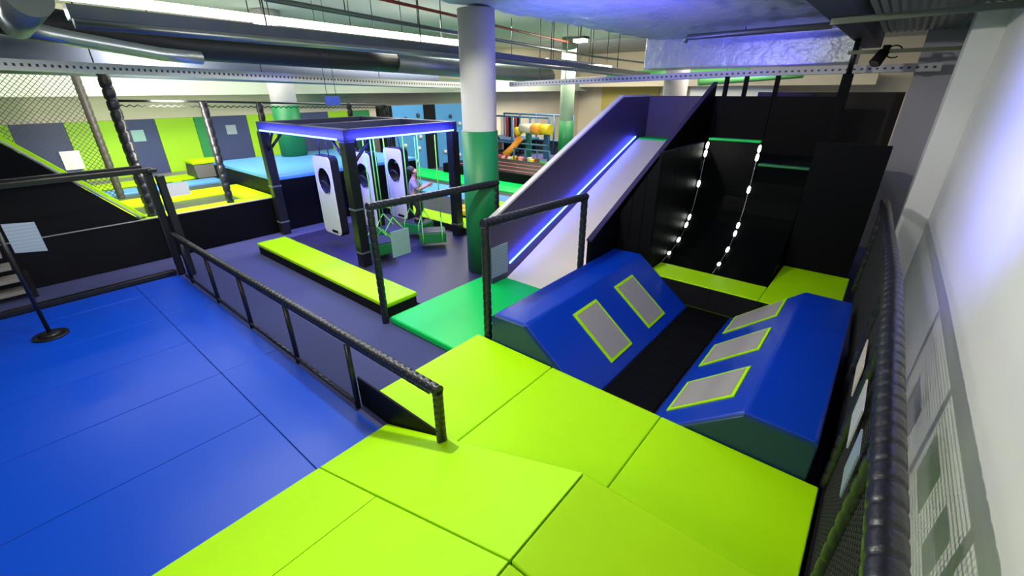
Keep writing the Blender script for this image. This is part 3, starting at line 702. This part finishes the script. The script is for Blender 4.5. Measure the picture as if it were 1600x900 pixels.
V = [P(-.02, 0, .50), P(-.03, 0, .62), P(-.02, 0, .76), P(.0, 0, .86), P(.02, 0, .905),  # pelvis, waist, chest, neck base, neck
     P(-.0, .105, .80), P(.10, .14, .66), P(.25, .09, .72), P(.31, .07, .75),
     P(-.0, -.105, .80), P(.10, -.14, .66), P(.25, -.09, .72), P(.31, -.07, .75),
     P(.0, .06, .46), P(.08, .075, .26), P(.0, .075, .06), P(.0, -.06, .46), P(.08, -.075, .26), P(.0, -.075, .06), P(.10, .08, .025), P(.10, -.08, .025), P(.03, 0, .97), P(.035, 0, 1.05)]
E_ = [(0, 1), (1, 2), (2, 3), (3, 4), (2, 5), (5, 6), (6, 7), (7, 8), (2, 9), (9, 10), (10, 11), (11, 12), (0, 13), (13, 14), (14, 15), (0, 16), (16, 17), (17, 18), (15, 19), (18, 20), (4, 21), (21, 22)]
Rr = [.095, .085, .10, .06, .038, .05, .036, .03, .025, .05, .036, .03, .025, .068, .05, .035, .068, .05, .035, .028, .028, .075, .068]
skin_mesh('body', V, E_, Rr, SK, pr)
skin_mesh('top', [P(-.02, 0, .50), P(-.03, 0, .62), P(-.02, 0, .75), P(.0, 0, .85), P(0, .108, .80), P(.09, .142, .67), P(0, -.108, .80), P(.09, -.142, .67)],
          [(0, 1), (1, 2), (2, 3), (2, 4), (4, 5), (2, 6), (6, 7)], [.112, .10, .118, .065, .064, .05, .064, .05], TOP, pr)
skin_mesh('trousers', [P(-.02, 0, .51), P(.0, .062, .45), P(.08, .077, .26), P(.0, .077, .08), P(.0, -.062, .45), P(.08, -.077, .26), P(.0, -.077, .08)],
          [(0, 1), (1, 2), (2, 3), (0, 4), (4, 5), (5, 6)], [.115, .084, .066, .05, .084, .066, .05], TROU, pr)
skin_mesh('hair', [P(.02, 0, 1.075), P(-.02, 0, 1.03), P(-.035, 0, .95), P(-.11, 0, .98)], [(0, 1), (1, 2), (1, 3)], [.098, .098, .07, .055], HAIR, pr)
for s_ in (-1, 1):
    for k in range(4):
        a = P(.315+.004*k, s_*(.075-.0), .735+.017*k); 
        tube('finger', [P(.31, s_*.085, .725+.016*k), P(.345, s_*.085, .727+.016*k), P(.352, s_*.06, .728+.016*k), P(.33, s_*.05, .728+.016*k)], [.009, .009, .008, .006], SK, pr, 6)
    tube('thumb', [P(.30, s_*.06, .765), P(.33, s_*.05, .785), P(.345, s_*.06, .79)], [.010, .009, .007], SK, pr, 6)
    tube('eye', [P(.098, s_*.028, 1.0), P(.104, s_*.028, 1.0)], [.010, .004], BLACKM, pr, 8)
    tube('shoe', [P(-.04, s_*.077, .03), P(.05, s_*.08, .03), P(.12, s_*.08, .022)], [.032, .036, .022], BLACKM, pr, 10)
    tube('ear', [P(.03, s_*.072, 1.0), P(.03, s_*.085, 1.0)], [.02, .012], SK, pr, 8)
tube('nose', [P(.10, 0, .985), P(.116, 0, .975)], [.012, .005], SK, pr, 8)

# ------------------------------------------------------------------ right-hand fence by the wall
rf = thing('tall_fence', (.3, 3.5, .3), 'tall mesh fence with thick foam rail along the white wall', 'fence')
P0, P1, P2 = (.335, .5, 1.5), (.283, 4.2, 1.5), (.15, 7.2, 1.47)
foam('top_rail', P0, P1, .058, rf, .115, 20, .16, None, 9)
foam('top_rail', P1, P2, .055, rf, .115, 12, .16)
for x, y, z0 in ((.305, 1.98, .302), (.287, 3.02, .302), (.283, 4.2, .02), (.16, 6.8, .36)):
    foam('post', (x, y, z0), (x, y, 1.45), .042, rf, .11, 14, .2)
NETT = mat('net_thread', (.012, .012, .013), .8)
def net_geo(name, a, b, c, d, nu, nv, r, parent):
    """square-mesh netting: a-b bottom edge, d-c top edge, one prism per thread"""
    a, b, c, d = (Vector(q) for q in (a, b, c, d)); vs, fs = [], []
    def thread(p, q):
        t, u, v = frame_of(q-p); k = len(vs)
        for e in (p, q):
            for su, sv in ((-1, -1), (1, -1), (1, 1), (-1, 1)): vs.append(e+u*su*r+v*sv*r)
        for i in range(4): fs.append((k+i, k+(i+1) % 4, k+4+(i+1) % 4, k+4+i))
    for i in range(nu+1): f = i/nu; thread(a.lerp(b, f), d.lerp(c, f))
    for i in range(nv+1): f = i/nv; thread(a.lerp(d, f), b.lerp(c, f))
    o = mesh(name, vs, fs, NETT, parent, recalc=False); o['kind'] = 'stuff'; return o
net_geo('netting', (.305, .5, .3), (.285, 4.2, .3), (.285, 4.2, 1.44), (.325, .5, 1.44), 110, 34, .0028, rf)
net_geo('netting', (.285, 4.25, .3), (.15, 7.2, .3), (.15, 7.2, 1.42), (.285, 4.25, 1.44), 88, 34, .0028, rf)
box('kerb', (.275, .33), (.0, 5.7), (-.01, .295), BLACKM, rf)
for (y0, y1, z0, z1, l, m) in ((3.38, 3.85, .84, 1.08, 'cream notice on the tall fence farthest along the rail', mat('cream_print', (.62, .55, .42), .4)),
                               (2.55, 2.90, 1.0, 1.26, 'blue and white notice on the tall fence, middle of three', NOTEW),
                               (2.10, 2.32, 1.04, 1.30, 'pale notice on the tall fence beside the nearest fence post', NOTE)):
    notice('fence_notice', (y0, y1), .262, z0, z1, m, l, 'x')

# ------------------------------------------------------------------ ceiling services
def run(name, pts, r, m, label, cat, rods=(), ztop=4.6, n=14):
    t = thing(name, pts[0], label, cat); tube('pipe_body', pts, r, m, t, n)
    for (x, y, z) in rods: tube('hanger_rod', [(x, y, z), (x, y, ztop)], .008, STEELK, t, 6)
    return t
def bar(name, pts, w, h, m, label, cat, rods=(), ztop=4.6):
    """rectangular run following pts (roughly along Y or X)"""
    t = thing(name, pts[0], label, cat); pts = [Vector(p) for p in pts]; vs, fs = [], []
    for i, p in enumerate(pts):
        d = pts[min(i+1, len(pts)-1)]-pts[max(i-1, 0)]; d.z = 0; d.normalize(); u = Vector((-d.y, d.x, 0))
        for a, b in ((-1, -1), (1, -1), (1, 1), (-1, 1)): vs.append(p+u*a*w/2+Vector((0, 0, b*h/2)))
    for i in range(len(pts)-1):
        for k in range(4): fs.append((i*4+k, i*4+(k+1) % 4, i*4+4+(k+1) % 4, i*4+4+k))
    e = (len(pts)-1)*4; fs += [(3, 2, 1, 0), (e, e+1, e+2, e+3)]
    o = mesh('run_body', vs, fs, m, t, recalc=False)
    uv = o.data.uv_layers.new(name='UVMap')
    zc = [sum(o.data.vertices[i].co.z for i in f.vertices)/len(f.vertices) for f in o.data.polygons]
    for f in o.data.polygons:
        zs = [o.data.vertices[i].co.z for i in f.vertices]; side = abs(f.normal.z) < .5 and len(f.vertices) == 4
        lo = sorted(zs)[1]
        for li, vi in zip(f.loop_indices, f.vertices):
            kk = list(f.vertices).index(vi)
            uv.data[li].uv = (0, (1 if (vi % 4) in (2, 3) else 0) if side else 0)
    for (x, y, z) in rods: tube('hanger_rod', [(x, y, z), (x, y, ztop)], .009, STEELK, t, 6)
    return t
bar('cable_trunking', [(-6, .95, 3.45), (-6, 2.5, 3.43), (-6, 5.6, 3.385), (-6, 13.4, 3.16)], .17, .12, GALVD, 'long grey cable trunking slung below the ceiling', 'trunking', [(-6, y, 3.3) for y in (2.7, 5.0, 6.4, 8.5, 10.2, 11.5)])
run('service_pipe', [(-5.86, .95, 3.35), (-5.86, 5.6, 3.295), (-5.86, 13.4, 3.08)], .04, GALV, 'thin silver pipe under the grey cable trunking', 'pipe')
bl = bar('batten_lamp', [(-6.5, .2, 3.66), (-6.5, 2.8, 3.62), (-6.5, 6.3, 3.57)], .12, .08, LAMPW, 'long glowing white batten lamp above the trunking', 'lamp', [(-6.5, 2.9, 3.6), (-6.5, 5.9, 3.6)])
dt = run('black_duct', [(-8.5, .5, 3.66), (-8.5, 1.0, 3.57), (-8.5, 2.6, 3.42), (-8.5, 5.6, 3.35), (-8.5, 6.3, 3.33)], .2, DUCTB, 'fat black lagged duct with a bare grey end section', 'duct', [(-8.5, y, 3.4) for y in (2.2, 3.9, 5.4, 6.6)], n=20)
tube('bare_section', [(-8.5, 6.32, 3.33), (-8.5, 12, 3.15)], .2, GALVD, dt, 18)
run('silver_duct', [(-11, -1.5, 3.42), (-11, 3.3, 3.29), (-11, 9.5, 3.14)], .30, mat('silver_duct_metal', (.13, .15, .22), .6, metal=.3), 'wide shiny silver duct behind the black duct', 'duct', n=24)
run('return_pipe', [(-5.0, .62, 3.42), (-7.0, .72, 3.45), (-7.75, .76, 3.46)], .13, GALVD, 'fat silver pipe end crossing above the gate', 'pipe', n=20)
run('return_pipe', [(-7.78, .82, 3.44), (-7.95, 1.2, 3.385), (-8.05, 2.1, 3.26), (-8.1, 2.6, 3.235)], .085, GALV, 'bent silver return pipe joining the black duct', 'pipe', n=18)
bar('cable_tray', [(-9.5, -.6, 3.17), (-9.5, 2.85, 3.08), (-9.5, 7.1, 2.945), (-9.5, 9.7, 2.895)], .30, .14, TRAYY, 'pale perforated cable tray above the trampolines', 'cable tray', [(-9.5, y, 3.0) for y in (1.6, 4.0, 6.6, 8.6)])
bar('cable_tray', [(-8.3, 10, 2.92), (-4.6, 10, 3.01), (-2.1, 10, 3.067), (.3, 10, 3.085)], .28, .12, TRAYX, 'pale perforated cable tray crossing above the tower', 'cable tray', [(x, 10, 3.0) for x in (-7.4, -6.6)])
run('small_pipe', [(-5.7, 2.6, 3.72), (-6.3, 5.9, 3.70), (-7.5, 13, 3.68), (-8, 20, 3.66)], .03, GALVD, 'thin grey sprinkler pipe under the ceiling', 'pipe', [(-5.9, 3.7, 3.7), (-6.15, 5.1, 3.7), (-7.0, 10, 3.7)])
run('red_pipe', [(-5.6, 3.6, 3.9), (-6.0, 5.6, 3.9), (-6.5, 7.8, 3.9), (-7.1, 11, 3.9)], .022, REDP, 'thin red fire pipe under the ceiling', 'pipe', [(-6.3, 7, 3.9)])
for i, (x, y) in enumerate(((-9, 10.5), (-8.5, 13.2), (-7.9, 11), (-6.6, 14.8))):
    bar('far_batten', [(x, y, 3.55), (x+.1, y+2.4, 3.52)], .1, .06, LAMPW if i in (1, 3) else TRAYM, 'far ceiling batten over the arena, number %s along the hall' % ('one', 'two', 'three', 'four')[i], 'batten', [(x, y+.3, 3.55), (x+.1, y+2.1, 3.55)])
run('green_lit_duct', [(-8.5, 15.5, 3.2), (-4.4, 18.0, 3.35)], .16, mat('green_lit_duct_tint', (.10, .38, .12), .5), 'duct with green light in its colour above the far hall', 'duct')  # green light falling on the ducts is put into their colour
run('green_lit_duct', [(-5.2, 15.5, 3.0), (-2.6, 17.0, 3.2)], .13, M['green_lit_duct_tint'], 'slimmer duct with green light in its colour above the slide tower', 'duct', [(-4.5, 15.9, 3.1), (-3, 16.77, 3.2)])
tag(box('beam_duct', (-15.1, -14.0), (-2, 24), (2.70, 3.2), mat('pale_green_beam', (.40, .46, .37), .7)), 'pale green ceiling beam along the striped wall', 'beam')
tag(box('beam_duct', (-22, -1), (22.6, 23.4), (2.9, 3.4), BEIGE), 'pale ceiling beam across the far end of the hall', 'beam')
fl = thing('flood_lamp', (-6.6, 10.6, 3.9), 'glaring white flood lamp under the far ceiling', 'lamp')
box('lens', (-6.75, -6.45), (10.5, 10.7), (3.86, 3.92), mat('flood_lens', (1, 1, 1), .3, emit=(1, .93, .75), estr=40), fl)
box('housing', (-6.78, -6.42), (10.48, 10.72), (3.925, 3.98), STEELK, fl)
tube('stem', [(-6.6, 10.6, 3.98), (-6.6, 10.6, 4.6)], .015, STEELK, fl, 8)
lamp('flood_lamp_glow', 'POINT', (-6.6, 10.6, 3.8), 60, (1, .93, .75), .15)
hs = thing('hanging_sign', (-8.15, 4.6, 2.55), 'small blue sign hanging above the swing rig', 'sign')
box('plate', (-8.17, -8.13), (4.44, 4.72), (2.55, 2.70), mat('blue_sign', (.03, .06, .35), .4), hs)
for y in (4.49, 4.67): tube('wire', [(-8.15, y, 2.70), (-8.15, y, 4.6)], .005, STEELK, hs, 5)
# foil soffit
sfx = thing('foil_soffit', (-2.8, 6, 3.8), 'foil-faced insulated soffit with blue light on it', 'soffit')
def crumple(name, x, y, z, m, parent, nx=46, ny=60, amp=.02):
    vs, fs = [], []
    for j in range(ny+1):
        for i in range(nx+1):
            vs.append((x[0]+(x[1]-x[0])*i/nx, y[0]+(y[1]-y[0])*j/ny, z+random.uniform(-amp, amp)))
    for j in range(ny):
        for i in range(nx): a = j*(nx+1)+i; fs.append((a, a+1, a+nx+2, a+nx+1))
    return mesh(name, vs, fs, m, parent, True, recalc=False)
box('soffit_core', (-4.75, -.92), (.2, 10.9), (3.84, 4.59), FOIL, sfx)
crumple('foil_face', (-4.76, -.91), (.2, 10.9), 3.81, FOIL, sfx)
box('front_lip', (-5.0, -.92), (10.91, 12.0), (3.22, 4.0), FOIL, sfx, .02)
tube('sprinkler', [(-2.2, 4.9, 3.79), (-2.2, 4.9, 3.66)], [.03, .008], STEELK, sfx, 8)
run('conduit', [(-3.6, 9.6, 3.62), (-3.55, 9.6, 3.70), (-1.2, 9.4, 3.70)], .05, GALVD, 'grey conduit under the foil soffit', 'conduit', [(-2.5, 9.5, 3.72)], 3.79)
# right ceiling: profiled deck, bars and stage light
pd = []; fsd = []; nx_ = 28
for i in range(nx_+1):
    for j in range(2): pd.append((-.55+1.18*i/nx_, (6.5, 10.4)[j], 3.62+.03*((i//1) % 2)))
for i in range(nx_): fsd.append((2*i, 2*i+1, 2*i+3, 2*i+2))
tag(mesh('profiled_deck', pd, fsd, mat('deck_metal', (.16, .20, .20), .45, metal=.5), None, recalc=False), 'ribbed metal ceiling deck beside the right wall', 'ceiling deck')
tag(box('edge_beam', (-.90, -.62), (.2, 11.9), (3.5, 4.59), mat('dark_beam', (.05, .05, .07), .6)), 'dark beam along the edge of the foil soffit', 'beam')
bar('steel_bar', [(-.85, 6.5, 3.455), (.63, 6.5, 3.48)], .06, .06, mat('green_lit_steel', (.10, .12, .06), .5), 'steel bar with green light in its colour, spanning to the right wall near the beam', 'bar')  # green light on the bars is put into the steel colour
bar('steel_bar', [(-.85, 9, 3.28), (.63, 9, 3.28)], .05, .05, M['green_lit_steel'], 'steel bar with green light in its colour, carrying the stage light', 'bar')
sg = thing('stage_light', (-.4, 9, 3.1), 'black stage light clamped under the steel bar', 'stage light')
tube('clamp', [(-.4, 9, 3.25), (-.4, 9, 3.36)], .05, BLACKM, sg, 10)
tube('housing', [(-.42, 8.98, 3.27), (-.48, 8.9, 3.12)], [.07, .08], BLACKM, sg, 14)
tube('lens', [(-.481, 8.898, 3.118), (-.486, 8.89, 3.105)], [.065, .06], mat('lens_glass', (.08, .08, .07), .1), sg, 14)
lp = [(-.30+.09*math.cos(a), 9, 3.27+.08*math.sin(a)) for a in [2*PI*k/14 for k in range(13)]]
tube('cable_loop', lp, .01, BLACKM, sg, 6)
